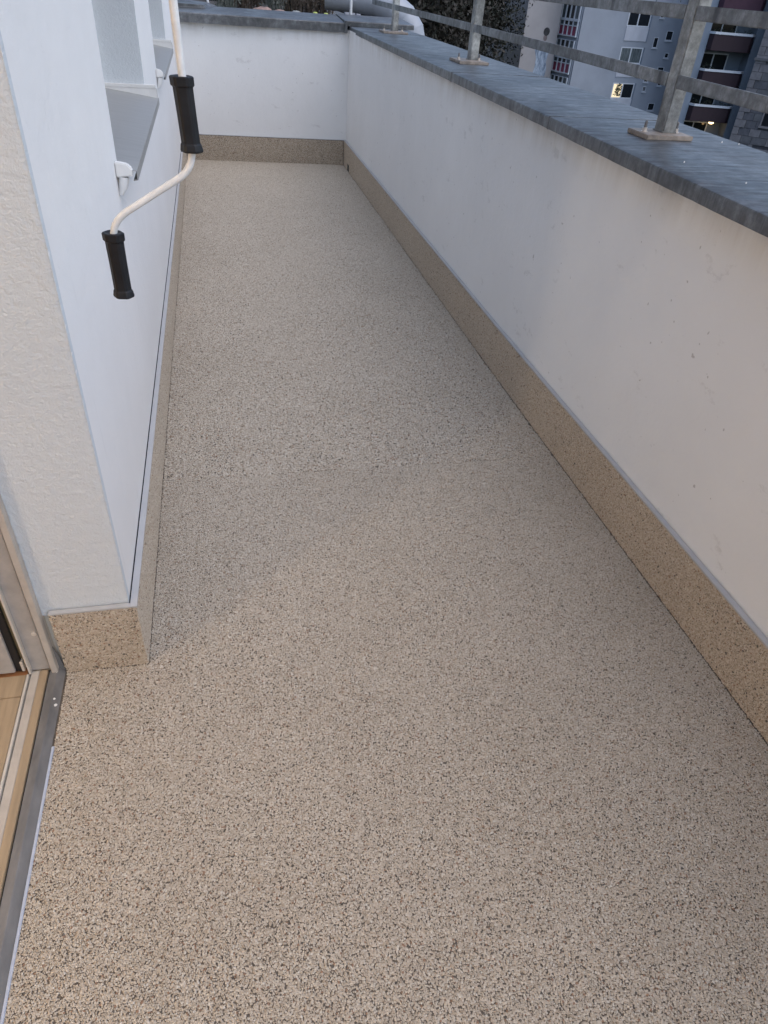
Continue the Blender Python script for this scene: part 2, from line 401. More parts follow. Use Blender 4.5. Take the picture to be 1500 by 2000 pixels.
# rough short wall beside the door: gridded and roughened so its corner is uneven
g = MB(); us = subdiv(-.5365, x_wl(1.405), .006); zz = subdiv(ZS-.02, 2.9, .006)
vs = []; nu, nz_ = len(us), len(zz)
for z in zz:
    for x in us:
        q = Vector((x*42, 0, z*42)); e = (x-us[-1])
        d = .0006*mnoise.noise(q*1.6)+.0012*mnoise.noise(q*4.2)
        yy = 1.4055+d
        xx = x
        if x > us[-1]-.004: yy += .0015; xx = x+.0016*mnoise.noise(Vector((3, 7, z*70)))+.0005
        vs.append((xx, yy, z))
fs = [(j*nu+i, j*nu+i+1, (j+1)*nu+i+1, (j+1)*nu+i) for j in range(nz_-1) for i in range(nu-1)]
# turn the corner
k = len(vs)
for z in zz: vs.append((x_wl(1.43)+.0002, 1.43, z))
for j in range(nz_-1): fs.append((j*nu+nu-1, k+j, k+j+1, (j+1)*nu+nu-1))
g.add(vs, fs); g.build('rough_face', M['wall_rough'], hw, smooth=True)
core = MB(); core.box(-1.0, XI, 1.42, 9.2, -.2, 2.9); core.box(XI, -.335, 1.43, 2.55, -.2, 2.9); core.box(XI, -.335, 4.15, 5.05, -.2, 2.9); core.box(XI, -.335, 6.68, 9.2, -.2, 2.9)
core.box(XI, -.335, 1.42, 9.2, -.2, 1.0); core.box(XI, -.335, 1.42, 9.2, 2.36, 2.9); core.box(-1.0, -.3, 1.40, 9.2, 2.9, 3.0)
core.box(-.60, -.5375, 1.4065, 1.42, -.2, 2.9)
core.build('wall_core', M['room'], hw)
st = MB()
for (y0, y1) in ((2.60, 4.09), (5.10, 6.62)):
    f = MB(); xw = -.505
    for a in ((y0, y0+.06, 1.10, 2.35), (y1-.06, y1, 1.10, 2.35), (y0+.06, y1-.06, 1.10, 1.17), (y0+.06, y1-.06, 2.28, 2.35), ((y0+y1)/2-.04, (y0+y1)/2+.04, 1.17, 2.28)):
        f.box(xw-.05, xw, *a)
    fo = f.build('window', M['sill_cap'], hw)
    MB().box(xw-.03, xw-.02, y0+.05, y1-.05, 1.15, 2.3).build('pane', M['glass'], fo)
for wi, (y0, y1) in enumerate(((2.60, 4.09), (5.10, 6.62))):
    XO = -.250 if wi == 0 else -.252
    s = MB(); th = .0015
    n0, n1 = y0-.075, y1-.012
    zo, zi, xi = 1.058, 1.094, -.50
    zi2 = zo+(zi-zo)*(XO-x_wl(y0))/(XO-xi)
    # sloped plate inside the recess and its projecting nose with turned-down lip
    s.add([(XO, y0+.004, zo), (XO, y1-.004, zo), (xi, y1-.004, zi), (xi, y0+.004, zi)], [(0, 1, 2, 3)])
    s.add([(XO, n0, zo), (XO, y0+.004, zo), (x_wl(y0), y0+.004, zi2), (x_wl(y0)+.001, n0, zi2)], [(0, 1, 2, 3)])
    s.add([(XO, n0, zo), (XO, y1-.004, zo), (XO, y1-.004, zo-.028), (XO, n0, zo-.028)], [(0, 1, 2, 3)])
    s.add([(XO, n0, zo-.028), (XO, y1-.004, zo-.028), (XO-.012, y1-.004, zo-.030), (XO-.012, n0, zo-.030)], [(0, 1, 2, 3)])
    so = s.build('window_sill', M['sill'], hw)
    md = so.modifiers.new('thick', 'SOLIDIFY'); md.thickness = .002; md.offset = -1
    c = MB(); c.box(xi, XO-.008, y1-.016, y1+.010, zi-.012, zi+.018); c.box(xi, XO-.002, y1-.018, y1-.016, zo-.004, zi+.004)
    co = c.build('end_cap', M['sill_cap'], so, bevel=.004)
    c = MB()
    c.add([(x, y, z) for y in (n0-.006, n0+.020) for x, z in ((x_wl(y0)+.001, zo-.020), (XO-.012, zo-.014), (XO-.012, zo+.006), (XO-.026, zo+.020), (x_wl(y0)+.001, zo+.026))],
          [(0, 1, 2, 3, 4), (9, 8, 7, 6, 5), (0, 5, 6, 1), (1, 6, 7, 2), (2, 7, 8, 3), (3, 8, 9, 4), (4, 9, 5, 0)])
    c.build('end_cap', M['sill_cap'], so, bevel=.003)
    c = MB(); c.tube([(x_wl(y0)+.022, n0+.012, zo-.020), (x_wl(y0)+.016, n0+.012, zo-.050), (x_wl(y0)+.004, n0+.012, zo-.075)], [.016, .014, .006], 10)
    c.build('mortar_drip', M['wall_smooth'], so, smooth=True)

# ------------------------------------------------------------------ skirtings
def trim_y(y0, y1, fa, fb, gap, parent):
    t_ = MB(); path = subdiv(y0, y1, .5)
    t_.sweep(path, lambda y: [(fa(y), ZS-.004), (fa(y), ZS), (fb(y)+gap, ZS+.0005), (fb(y)+gap, ZS-.004)])
    return t_.build('trim_profile', M['trim'], parent)
# left + front
sk = thing('skirting', (-.3, YC, 0), 'beige pebble skirting along the house wall, wrapping its corner beside the door', 'skirting', None)
b = MB(); path = subdiv(YC+.004, 7.99, .5)
b.sweep(path, lambda y: [(x_sl(y)-.0035, 0), (x_sl(y)-.0035, ZS-.0045), (x_wl(y)+.004, ZS-.0045), (x_wl(y)+.004, 0)])
b.box(XD+.003, x_sl(YC)-.0036, YC+.0035, 1.4035, 0, ZS-.0045)
b.build('skirting_core', M['binder'], sk)
MB().sweep(path, lambda y: [(x_wl(y)-.001, ZS-.030), (x_wl(y)-.001, ZS-.006), (x_wl(y)+.0039, ZS-.006), (x_wl(y)+.0039, ZS-.030)]).build('joint_gap', M['shadow_gap'], sk)  # black strip painted as the shade in the gap behind the trim
t_ = MB(); path2 = subdiv(YC-.001, 7.99, .5)
t_.sweep(path2, lambda y: [(x_sl(y)+.001, ZS-.006), (x_sl(y)+.001, ZS), (x_wl(y)+.0048, ZS), (x_wl(y)+.0048, ZS-.004)])
t_.build('trim_profile', M['trim'], sk)
t_ = MB(); t_.box(-.517, x_wl(YC)+.0045, YC-.001, 1.402, ZS-.006, ZS+.0005); t_.build('trim_profile', M['trim'], sk, bevel=.0012)
q = hexpts(YC+.002, 7.99, .001, ZS-.007, .0050); bs = (-.3, YC, 0)
q[:, 1] = np.clip(q[:, 1], 0.001, ZS-.008)
pebbles('pebble_facing', q, lambda u, v: np.stack([-.300+.0028*u-.0030+RNG.normal(0, .0004, len(u)), u, v], 1), 'x', PG, .0031, sk, bs)
q = hexpts(XD+.004, x_sl(YC)-.002, .001, ZS-.007, .0052); q[:, 1] = np.clip(q[:, 1], 0.001, ZS-.009)
pebbles('pebble_facing', q, lambda u, v: np.stack([u, YC+.0025+RNG.normal(0, .0006, len(u)), v], 1), '-y', PGS, .0030, sk, bs)
# right
sk = thing('skirting', (1.35, 3, 0), 'beige pebble skirting along the long right parapet, with a small drain slot at its far end', 'skirting')
path = subdiv(YS, 7.93, .45)
b = MB(); b.sweep(path, lambda y: [(x_sr(y)+.0035, 0), (x_sr(y)+.0035, ZS-.0045), (x_wr(y)-.003, ZS-.0045), (x_wr(y)-.003, 0)]); b.build('skirting_core', M['binder'], sk)
t_ = MB(); t_.sweep(path, lambda y: [(x_sr(y)-.001, ZS-.006), (x_sr(y)-.001, ZS), (x_wr(y)-.0025, ZS+.001), (x_wr(y)-.0025, ZS-.004)]); t_.build('trim_profile', M['trim'], sk)
MB().sweep(path, lambda y: [(x_wr(y)+.001, ZS-.03), (x_wr(y)+.001, ZS-.006), (x_wr(y)-.0028, ZS-.006), (x_wr(y)-.0028, ZS-.03)]).build('joint_gap', M['shadow_gap'], sk)  # black strip painted as shade between trim and parapet
q = hexpts(-.35, 7.93, .001, ZS-.007, .0052); q[:, 1] = np.clip(q[:, 1], 0.001, ZS-.009)
q = q[~((q[:, 0] > 7.60) & (q[:, 0] < 7.69) & (q[:, 1] < .062))]
xs = np.array([x_sr(y) for y in q[:, 0]])
pebbles('pebble_facing', q, lambda u, v: np.stack([xs+.0028+RNG.normal(0, .0006, len(u)), u, v], 1), 'x', PGS, .0030, sk, (1.35, 3, 0))
MB().box(x_sr(7.6)+.0010, x_sr(7.6)+.0028, 7.60, 7.69, .001, .062).build('drain_slot', M['shadow_gap'], sk)  # thin black plate, its colour stands for the shade inside the slot
# back
sk = thing('skirting', (.5, 7.97, 0), 'short beige pebble skirting across the far end wall', 'skirting')
X0, X1 = x_sl(8)+.001, x_sr(7.93)-.001
def strip_x(ya, yb, z0, z1):
    m_ = MB(); a, b_ = X0, X1
    vs = [(x, y_bs(x)+d, z) for x in (a, b_) for d in (ya, yb) for z in (z0, z1)]
    return m_.add(vs, [(0, 1, 3, 2), (4, 6, 7, 5), (0, 4, 5, 1), (2, 3, 7, 6), (0, 2, 6, 4), (1, 5, 7, 3)])
strip_x(.0035, .018, 0, ZS-.0045).build('skirting_core', M['binder'], sk)
strip_x(-.001, .0175, ZS-.004, ZS).build('trim_profile', M['trim'], sk)
q = hexpts(X0+.003, X1-.003, .001, ZS-.007, .0066); q[:, 1] = np.clip(q[:, 1], 0.001, ZS-.009)
pebbles('pebble_facing', q, lambda u, v: np.stack([u, 8.0-.055*u+.0028+RNG.normal(0, .0005, len(u)), v], 1), '-y', PGS, .0037, sk, (.5, 7.97, 0))

# ------------------------------------------------------------------ parapets with metal coping
pw = thing('parapet_wall', (1.6, 3, 0), 'long white rendered parapet with grey sheet metal coping, right side of the terrace', 'parapet')
b = MB(); path = subdiv(YS, 8.6, .3)
b.sweep(path, lambda y: [(x_wr(min(y, 7.99)), -.25), (x_wr(min(y, 7.99)), 1.178), (1.84, 1.178), (1.84, -.25)]); b.build('rendered_wall', M['parapet'], pw)
xci = [(-1.5, 1.30), (1.5, 1.285), (2.15, 1.291), (3.03, 1.309), (6.2, 1.338), (7.93, 1.352)]
xco = [(-1.5, 1.84), (2.3, 1.865), (4, 1.89), (7, 1.925), (8.6, 1.93)]
ZB, ZT = 1.164, 1.207
def coping_prof(jit):
    def f(y):
        a, c = lerp_tab(xci, y), lerp_tab(xco, y)
        e = .0010*mnoise.noise(Vector((jit, y*9, 0)))+.0007*mnoise.noise(Vector((jit, y*31, 0)))
        w = .0007*mnoise.noise(Vector((jit, y*3, 5)))
        return [(a+w, ZB+e), (a+w, ZT-.006), (a+.0022+w, ZT-.0018), (a+.007, ZT+w*.5), (a+.10, ZT+.001+w), ((a+c)/2, ZT+.001), (c-.006, ZT), (c, ZT-.006), (c, ZB), (c-.02, ZB+.002), (a+.045, ZB+.014), (a+.03, ZB+.004)]
    return f
cuts = [YS, .45, 2.905, 4.34, 7.25, 8.05]
for i in range(len(cuts)-1):
    y0, y1 = cuts[i]+.0012, cuts[i+1]-.0012
    b = MB(); b.sweep(subdiv(y0, y1, .035), coping_prof(i*3.7)); b.build('coping_sheet', M['coping'], pw, smooth=True)
    if i:
        # standing joint cover
        y = cuts[i]; a, c = lerp_tab(xci, y), lerp_tab(xco, y)
        MB().box(a-.0012, c, y-.0006, y+.0045, ZB-.002, ZT+.0022).build('coping_joint', M['coping'], pw)
bw = thing('parapet_wall', (.5, 8.2, 0), 'short white rendered wall closing the far end of the terrace, grey metal coping', 'parapet')
b = MB()
b.add([(x, y, z) for x, y in ((-.45, 8.02+.055*.45), (1.40, 8.02-.055*1.4), (1.40, 8.5), (-.45, 8.5)) for z in (-.25, 1.172)],
      [(0, 2, 3, 1), (2, 4, 5, 3), (4, 6, 7, 5), (6, 0, 1, 7), (1, 3, 5, 7), (0, 6, 4, 2)])
b.build('rendered_wall', M['parapet'], bw)
b = MB(); secs = subdiv(-.29, 1.305, .05)
def bc(x, jit=0):
    yf = 7.958-.028*x; e = .0025*mnoise.noise(Vector((x*8, jit, 2)))
    return [(yf, 1.156+e), (yf, 1.225), (yf+.006, 1.2315), (yf+.2, 1.243), (8.52, 1.268), (8.53, 1.262), (8.53, 1.18), (8.50, 1.174), (yf+.03, 1.176), (yf+.02, 1.158)]
def sweep_x(xs_, fn):
    vs = []; fs = []; n = len(fn(0))
    for x in xs_: vs += [(x, y, z) for y, z in fn(x)]
    for i in range(len(xs_)-1):
        for k in range(n):
            a0 = i*n+k; a1 = i*n+(k+1) % n; fs.append((a0, a1, a1+n, a0+n))
    fs.append(tuple(range(n))); fs.append(tuple(range((len(xs_)-1)*n, len(xs_)*n))[::-1]); return vs, fs
b.add(*sweep_x(secs, bc)); b.build('coping_sheet', M['coping'], bw, smooth=True)
b = MB()
def bc2(x):
    yf = 7.925-.0*x; return [(yf, 1.2095), (yf, 1.242), (yf+.006, 1.2485), (8.55, 1.275), (8.555, 1.268), (8.555, 1.18), (8.40, 1.18), (8.2, 1.2095)]
b.add(*sweep_x(subdiv(1.312, 1.985, .06), bc2)); b.build('coping_sheet', M['coping'], bw, smooth=True)
MB().box(1.302, 1.330, 7.905, 8.0, 1.152, 1.250).build('corner_fold', M['coping'], bw, bevel=.004)
MB().add([(-.29, 8.30, 1.25), (.02, 8.30, 1.25), (.14, 8.54, 1.27), (-.29, 8.54, 1.275), (-.29, 8.30, 1.285), (.0, 8.31, 1.28), (.05, 8.53, 1.295), (-.29, 8.54, 1.32)],
         [(0, 3, 2, 1), (4, 5, 6, 7), (0, 1, 5, 4), (1, 2, 6, 5), (2, 3, 7, 6), (3, 0, 4, 7)]).build('flashing_upstand', M['coping'], bw, bevel=.004)
# white mortar crumbs on the coping
for x, y, lb in ((1.412, 2.093, 'tiny white crumb near the inner coping edge, right of the near post plate'), (1.449, 1.832, 'tiny white crumb on the coping, closest to the right frame edge'),
                 (1.787, 2.46, 'tiny white crumb near the outer coping edge, just right of the near post plate'), (1.837, 2.431, 'tiny white crumb right at the outer edge of the coping')):
    c = MB(); c.tube([(x, y, ZT), (x+.001, y, ZT+.003), (x+.0005, y, ZT+.005)], [.0024, .0022, .001], 6)
    tag(c.build('crumb', M['sill_cap']), lb, 'crumb', 'crumbs on the right coping')

# ------------------------------------------------------------------ railing
rl = thing('railing', (1.6, 2.5, ZT), 'galvanised steel railing with flat bars bolted on top of the right parapet', 'railing')
posts = [(1.545, 1.595, .10, .16, (1.455, 1.635, .04, .20)), (1.573, 1.624, 2.512, 2.575, (1.483, 1.664, 2.455, 2.60)),
         (1.612, 1.666, 4.935, 5.0, (1.512, 1.702, 4.82, 5.05)), (1.650, 1.702, 7.375, 7.44, (1.540, 1.762, 7.23, 7.46))]
for (x0, x1, y0, y1, pl) in posts:
    po = MB().box(x0, x1, y0, y1, ZT+.0165, 1.98).build('post', M['post'], rl, bevel=.004)
    b = MB().box(pl[0], pl[1], pl[2], pl[3], ZT+.0015, ZT+.0165); b.build('base_plate', M['plate'], po, bevel=.002)
    yb = (pl[2]+pl[3])/2
    for xb in (pl[0]+.026, pl[1]-.030):
        n = MB(); n.tube([(xb, yb, ZT+.0165), (xb, yb, ZT+.019)], .0125, 16); n.tube([(xb, yb, ZT+.019), (xb, yb, ZT+.030)], .0095, 6); n.build('nut', M['bolt'], po)
        n = MB(); n.tube([(xb, yb, ZT+.030), (xb, yb, ZT+.036), (xb, yb, ZT+.048), (xb+.0008, yb, ZT+.051)], [.0055, .0052, .0050, .003], 12); n.build('bolt', M['bolt_dark'], po)
    w = MB(); w.box(x0-.004, x1+.004, y0-.004, y1+.004, ZT+.0163, ZT+.021); w.build('weld', M['post'], po, bevel=.002)
for i in range(len(posts)):
    a = posts[i]
    if i < len(posts)-1: c = posts[i+1]; xa, xb, ya, yb = a[0], c[0], a[3], c[2]
    else: xa, xb, ya, yb = a[0], 1.665, a[3], 8.45
    for z0, z1 in ((1.360, 1.400), (1.552, 1.592), (1.745, 1.785), (1.94, 1.98)):
        dz0 = {0: -.004, 1: 0, 2: .008, 3: .016}[i]; dz1 = {0: 0, 1: .008, 2: .016, 3: .018}[i]
        b = MB(); b.add([(x, y, z) for x, y, dz in ((xa, ya, dz0), (xa+.012, ya, dz0), (xb+.012, yb, dz1), (xb, yb, dz1)) for z in (z0+dz, z1+dz)],
                        [(0, 2, 3, 1), (2, 4, 5, 3), (4, 6, 7, 5), (6, 0, 1, 7), (1, 3, 5, 7), (0, 6, 4, 2)])
        b.build('rail', M['galv'], rl, bevel=.0025)

# ------------------------------------------------------------------ crank handle
YK = 1.25
def K(x, z): return (x, YK, z)
cr = thing('crank_handle', (-.04, YK, 1.9), 'white awning crank rod with two black grips hanging in front of the house wall', 'crank handle')
def arc(p0, c, p1, n=7):
    p0, c, p1 = Vector(p0), Vector(c), Vector(p1)
    return [(p0*(1-t)**2+c*2*t*(1-t)+p1*t**2) for t in [i/n for i in range(n+1)]]
pts = [K(-.050, 2.42), K(-.041, 1.556), K(-.038, 1.45), K(-.035, 1.40)]
pts += arc(K(-.0345, 1.368), K(-.0345, 1.336), K(-.061, 1.321))
pts += arc(K(-.146, 1.271), K(-.1745, 1.254), K(-.1752, 1.226))
pts += [K(-.1753, 1.15)]
c = MB(); c.tube(pts, [.0062 if i < 2 else .0057 for i in range(len(pts))], 16); c.build('rod', M['rod'], cr, smooth=True)
c = MB(); c.tube([(-.050, YK, 2.40), (-.050, YK, 2.47)], .012, 12); c.box(-.065, -.035, YK-.01, YK+.01, 2.46, 2.50); c.build('joint_eye', M['rod'], cr, bevel=.001)
def grip(pa, pb, s):
    pa, pb = Vector(pa), Vector(pb); d = (pb-pa); L = d.length; d.normalize()
    prof = [(.0015, .009), (0, .0150), (.0015, .0176), (.0125, .0174), (.0145, .0148), (L*.5, .0143), (L-.013, .0143), (L-.011, .0158), (L-.003, .0174), (L-.0005, .0168), (L, .0135)]
    # flattened hexagon section with softly broken corners
    side = Vector((.93, -.37, 0)); fwd = Vector((.37, .93, 0)); c = MB(); vs = []; n = 12; fs = []
    for t, r_ in prof:
        for k in range(6):
            for da in (-.14, .14):
                a = math.pi/3*k+.30+da; vs.append(pa+d*t+(side*math.cos(a)*1.06+fwd*math.sin(a)*.96)*r_*s)
    for i in range(len(prof)-1):
        for k in range(n): a0 = i*n+k; a1 = i*n+(k+1) % n; fs.append((a0, a1, a1+n, a0+n))
    fs.append(tuple(range(n))[::-1]); fs.append(tuple(range((len(prof)-1)*n, len(prof)*n))); c.add(vs, fs); return c
def rebevel(mb_, nm):
    return mb_.build(nm, M['rubber'], cr, bevel=.0005)
rebevel(grip(K(-.0400, 1.4645), K(-.0345, 1.3610), .98), 'grip')
rebevel(grip(K(-.1752, 1.2375), K(-.1742, 1.1285), .98), 'grip')
aw = thing('awning_box', (-.45, .2, 2.5), 'awning housing above the door carrying the crank', 'awning')
c = MB(); c.box(-.52, -.33, -1.2, 1.38, 2.44, 2.66); c.build('housing', M['frame_lip'], aw, bevel=.02)
c = MB(); c.box(-.34, -.03, YK-.02, YK+.02, 2.505, 2.54); c.build('gear_arm', M['frame_lip'], aw, bevel=.004)

# ------------------------------------------------------------------ patio door, threshold and room
dr = thing('patio_door', (-.6, .4, 0), 'beige metal patio door frame with grey threshold, bottom left beside the terrace', 'door')
Y0, Y1 = -1.2, 1.400
def vert_(x0, x1, y0, y1, z0, z1, mat, nm, bev=.0015): return MB().box(x0, x1, y0, y1, z0, z1).build(nm, mat, dr, bevel=bev)
vert_(-.5525, -.5365, 1.380, 1.405, .0155, 2.3, M['frame'], 'frame_edge')
vert_(-.5565, -.5525, 1.397, 1.41, .0155, 2.3, M['gasket'], 'gasket', 0)
mp = vert_(-.6035, -.5567, 1.392, 1.41, .0215, 2.3, M['frame_grey'], 'main_profile')
vert_(-.6090, -.6036, 1.378, 1.41, .0215, 2.3, M['frame_lip'], 'frame_lip', .001)
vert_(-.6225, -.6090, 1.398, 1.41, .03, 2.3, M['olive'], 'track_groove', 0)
vert_(-.6255, -.6185, 1.385, 1.41, .030, .068, M['frame_lip'], 'latch', .001)
vert_(-.6415, -.6226, 1.388, 1.41, .03, 2.3, M['gasket'], 'gasket', .0008)
vert_(-.72, -.6416, 1.380, 1.41, .034, 2.3, M['frame_grey'], 'leaf_stile')
sc = MB(); sc.tube([(-.5665, 1.3925, .166), (-.5665, 1.3890, .166), (-.5665, 1.3880, .166)], [.0068, .0066, .004], 16); sc.build('screw_cap', M['frame_lip'], dr, smooth=True)
b = MB()   # grey flashing: flat top and bevelled front
b.add([(x, y, z) for y in (Y0, 1.3965) for x, z in ((-.5585, .0), (-.5585, .0165), (-.5405, .0160), (-.5385, .0150), (XD-.0015, .0), )],
      [(0, 1, 2, 3, 4), (9, 8, 7, 6, 5), (0, 5, 6, 1), (1, 6, 7, 2), (2, 7, 8, 3), (3, 8, 9, 4), (4, 9, 5, 0)])
b.build('threshold_flashing', M['lead'], dr)
b = MB(); b.add([(-.5385, 1.3965, .0155), (XD-.001, 1.3965, .0), (XD-.001, 1.403, .0), (-.5365, 1.403, .10), (-.5365, 1.3965, .10), (-.528, 1.403, .055)], [(0, 1, 5, 4), (1, 2, 5), (0, 4, 3, 2), (4, 5, 3), (5, 2, 3)])
b.build('corner_flashing', M['lead'], dr)
vert_(-.5625, -.5586, Y0, 1.3965, .0, .0110, M['gasket'], 'gasket', 0)
vert_(-.5835, -.5626, Y0, 1.3915, .0, .0205, M['wood'], 'threshold_bar', .0012)
vert_(-.6055, -.5839, Y0, 1.3915, .0, .0200, M['frame'], 'threshold_bar', .0012)
vert_(-.6085, -.6056, Y0, 1.3780, .0, .0120, M['gasket'], 'gasket', 0)
vert_(-.6150, -.6086, Y0, 1.3780, .0, .0255, M['frame_lip'], 'frame_lip', .001)
b = MB(); b.box(XD-.0010, XD+.0055, Y0, 1.15, -.002, .0022); b.build('silicone_bead', M['silicone'], dr, bevel=.001)
for (x, y, z, r_) in ((-.534, 1.292, .0125, .0035), (-.529, 1.274, .0085, .0048), (-.5400, 1.382, .0165, .0028)):
    c = MB(); c.tube([(x, y, z), (x, y, z+.0012), (x, y, z+.0016)], [r_, r_*.8, r_*.2], 9)
    c.build('paint_drop', M['sill_cap'], dr)
vert_(-.64, -.53, Y0, 1.38, 2.3, 2.42, M['frame'], 'head_profile', .002)
# room beyond
rm = MB(); rm.box(-4.2, -.6152, -2.6, 1.9, -.25, .018)
tag(rm.build('room_floor', M['wood_red']), 'reddish wooden floor inside the room', kind='structure')
inl = thing('inner_sill', (-.7, .4, 0), 'pale oak board lying just inside the patio door', 'sill board')
MB().box(-.715, -.6154, -1.2, 1.30, .0185, .0275).build('board', M['wood'], inl, bevel=.001)
MB().add([(-.6154, 1.3025, .0185), (-.6154, 1.375, .0185), (-.76, 1.375, .0185), (-.715, 1.3025, .0185), (-.6154, 1.3025, .027), (-.6154, 1.375, .027), (-.76, 1.375, .027), (-.715, 1.3025, .027)],
         [(0, 1, 2, 3), (4, 7, 6, 5), (0, 4, 5, 1), (1, 5, 6, 2), (2, 6, 7, 3), (3, 7, 4, 0)]).build('board', M['wood'], inl, bevel=.001)
rw = MB(); rw.box(-4.3, -4.2, -2.7, 2.0, -.2, 2.75); rw.box(-4.2, -.64, 1.9, 2.0, -.2, 2.75); rw.box(-4.2, -.5365, -2.7, -2.6, -.2, 2.75); rw.box(-4.3, -.5365, -2.7, 2.0, 2.75, 3.0)
rw.box(-.64, -.5365, -2.6, Y0, -.2, 2.75); rw.box(-.64, -.5365, Y0, 1.404, 2.425, 2.75); rw.box(-1.0, -.725, 1.41, 1.9, -.2, 2.75)
tag(rw.build('room_walls', M['room']), 'warm painted walls of the lit room', kind='structure')
lp = thing('floor_lamp', (-2.3, -.15, .018), 'glowing globe floor lamp lighting the room behind the door', 'lamp')
c = MB(); c.tube([(-2.3, -.15, .019), (-2.3, -.15, .04), (-2.3, -.15, .045)], [.14, .14, .12], 24); c.build('foot', M['lead'], lp)
c = MB(); c.tube([(-2.3, -.15, .045), (-2.3, -.15, 1.79)], .010, 12); c.build('stem', M['lead'], lp)
c = MB(); c.tube([(-2.3, -.15, 1.9+.12*math.sin(a_)) for a_ in [math.pi*(-.5+k/14) for k in range(15)]], [max(.004, .12*math.cos(math.pi*(-.5+k/14))) for k in range(15)], 28); c.build('globe', M['bulb'], lp, smooth=True)

# ------------------------------------------------------------------ neighbouring roof beyond the far parapet
tag(MB().box(-.45, 1.52, 8.535, 13.5, -.3, 1.14).build('planting_bed', M['soil']), 'dark planting soil behind the far parapet', kind='structure')
tag(MB().box(1.52, 1.93, 8.56, 13.5, -.3, 1.16).build('neighbour_roof', M['roofdeck']), 'dark flat roof beyond the corner of the parapets', kind='structure')
def shrub(x, y, n, h, mat, label):
    c = MB()
    for i in range(n):
        a = random.uniform(0, 6.28); r_ = random.uniform(.1, .42)*h; lean = (math.cos(a)*r_, math.sin(a)*r_*.8)
        x0, y0 = x+random.uniform(-.08, .08), y+random.uniform(-.06, .06); hh = h*random.uniform(.5, 1.05)
        c.tube([(x0, y0, 1.13), (x0+lean[0]*.4, y0+lean[1]*.4, 1.13+hh*.55), (x0+lean[0], y0+lean[1], 1.13+hh)], [.0045, .003, .0012], 4, cap=False)
        for k in range(9):
            t = random.uniform(.2, 1); p_ = Vector((x0+lean[0]*t, y0+lean[1]*t, 1.13+hh*t)); s_ = random.uniform(.010, .028)
            d1 = Vector([random.uniform(-1, 1) for _ in range(3)]).normalized()*s_; d2 = Vector([random.uniform(-1, 1) for _ in range(3)]).normalized()*s_*.5
            c.add([p_, p_+d1+d2, p_+d1*2, p_+d1-d2], [(0, 1, 2, 3)])
    o = c.build('shrub', mat, base=Vector((x, y, 1.13))); return tag(o, label, 'plant', 'plants beyond the far parapet')
sh = [(.25, 9.35, M['twig_g'], 'grey green wispy shrub, leftmost behind the far coping'), (.42, 9.9, M['twig'], 'dry brown shrub beside the pinkish rocks'),
      (.78, 9.5, M['twig_g'], 'thin stemmed grey shrub between the two rock heaps'), (.62, 10.6, M['twig'], 'dry brown shrub at the back of the planting bed'), (1.02, 9.9, M['twig'], 'tangled brown shrub behind the grey rock'),
      (1.22, 10.2, M['twig'], 'dead brown shrub above the two green fruits'), (1.36, 9.7, M['twig'], 'dark dry shrub beside the white pole'), (1.1, 11.2, M['leaf_b'], 'dark leafy shrub deep in the planting bed'),
      (.3, 11.2, M['leaf_b'], 'dark leafy shrub at the back left of the bed'), (1.40, 11.0, M['leaf_b'], 'dark leafy shrub by the roof edge')]
for x, y, m_, lb in sh: shrub(x, y, 46, .62, m_, lb)
def rock(x, y, r_, mat, label, z=1.15):
    bm = bmesh.new(); bmesh.ops.create_icosphere(bm, subdivisions=3, radius=r_)
    off = Vector((x*7, y*5, 3))
    for v in bm.verts:
        v.co *= 1+.35*mnoise.noise(v.co/r_*1.1+off)+.12*mnoise.noise(v.co/r_*3+off); v.co.z *= .75
    me = bpy.data.meshes.new('rock'); bm.to_mesh(me); bm.free(); me.materials.append(mat)
    o = bpy.data.objects.new('rock', me); C.objects.link(o); o.location = (x, y, z+r_*.45); return tag(o, label, 'rock', 'rocks in the planting bed')
rock(.62, 9.3, .10, M['rock_p'], 'pinkish rough rock, left one of the pair behind the far coping'); rock(.80, 9.2, .085, M['rock_p'], 'pinkish rough rock, right one of the pair behind the far coping')
rock(1.00, 9.25, .085, M['rock_g'], 'pale grey rounded rock behind the middle of the far coping')
def fruit(x, y, label):
    bm = bmesh.new(); bmesh.ops.create_uvsphere(bm, u_segments=18, v_segments=12, radius=.030)
    for v in bm.verts:
        r_ = math.hypot(v.co.x, v.co.y)
        if r_ < .016: v.co.z *= .78+.22*r_/.016
        v.co.z *= .95
    me = bpy.data.meshes.new('apple'); bm.to_mesh(me); bm.free(); me.materials.append(M['apple']); me.shade_smooth()
    o = thing('green_apple', (x, y, 1.235), label, 'apple', 'green apples by the far coping')
    q_ = bpy.data.objects.new('flesh', me); C.objects.link(q_); q_.parent = o
    MB().tube([(x, y, 1.255), (x+.004, y, 1.275)], .0018, 5).build('stalk', M['bark'], o)
fruit(1.168, 9.05, 'small yellow green apple, left of the two behind the far coping'); fruit(1.275, 8.98, 'small yellow green apple, right of the two, nearer the white pole')
rock(1.12, 9.10, .055, M['rock_g'], 'small dark stone between the apples and the grey rock', 1.13)
po = thing('pole', (1.535, 8.66, 1.16), 'thin white pole standing just behind the far coping', 'pole')
MB().tube([(1.487, 8.66, 1.15), (1.487, 8.66, 2.3)], .0135, 14).build('shaft', M['white_pole'], po, smooth=True)
MB().tube([(1.487, 8.66, 1.15), (1.487, 8.66, 1.17)], .028, 14).build('foot', M['white_pole'], po)
po = thing('pole', (1.79, 9.3, 1.16), 'grey speckled pole beside the small grey pot', 'pole')
MB().tube([(1.775, 9.3, 1.15), (1.775, 9.3, 2.3)], .012, 12).build('shaft', M['galv'], po, smooth=True)
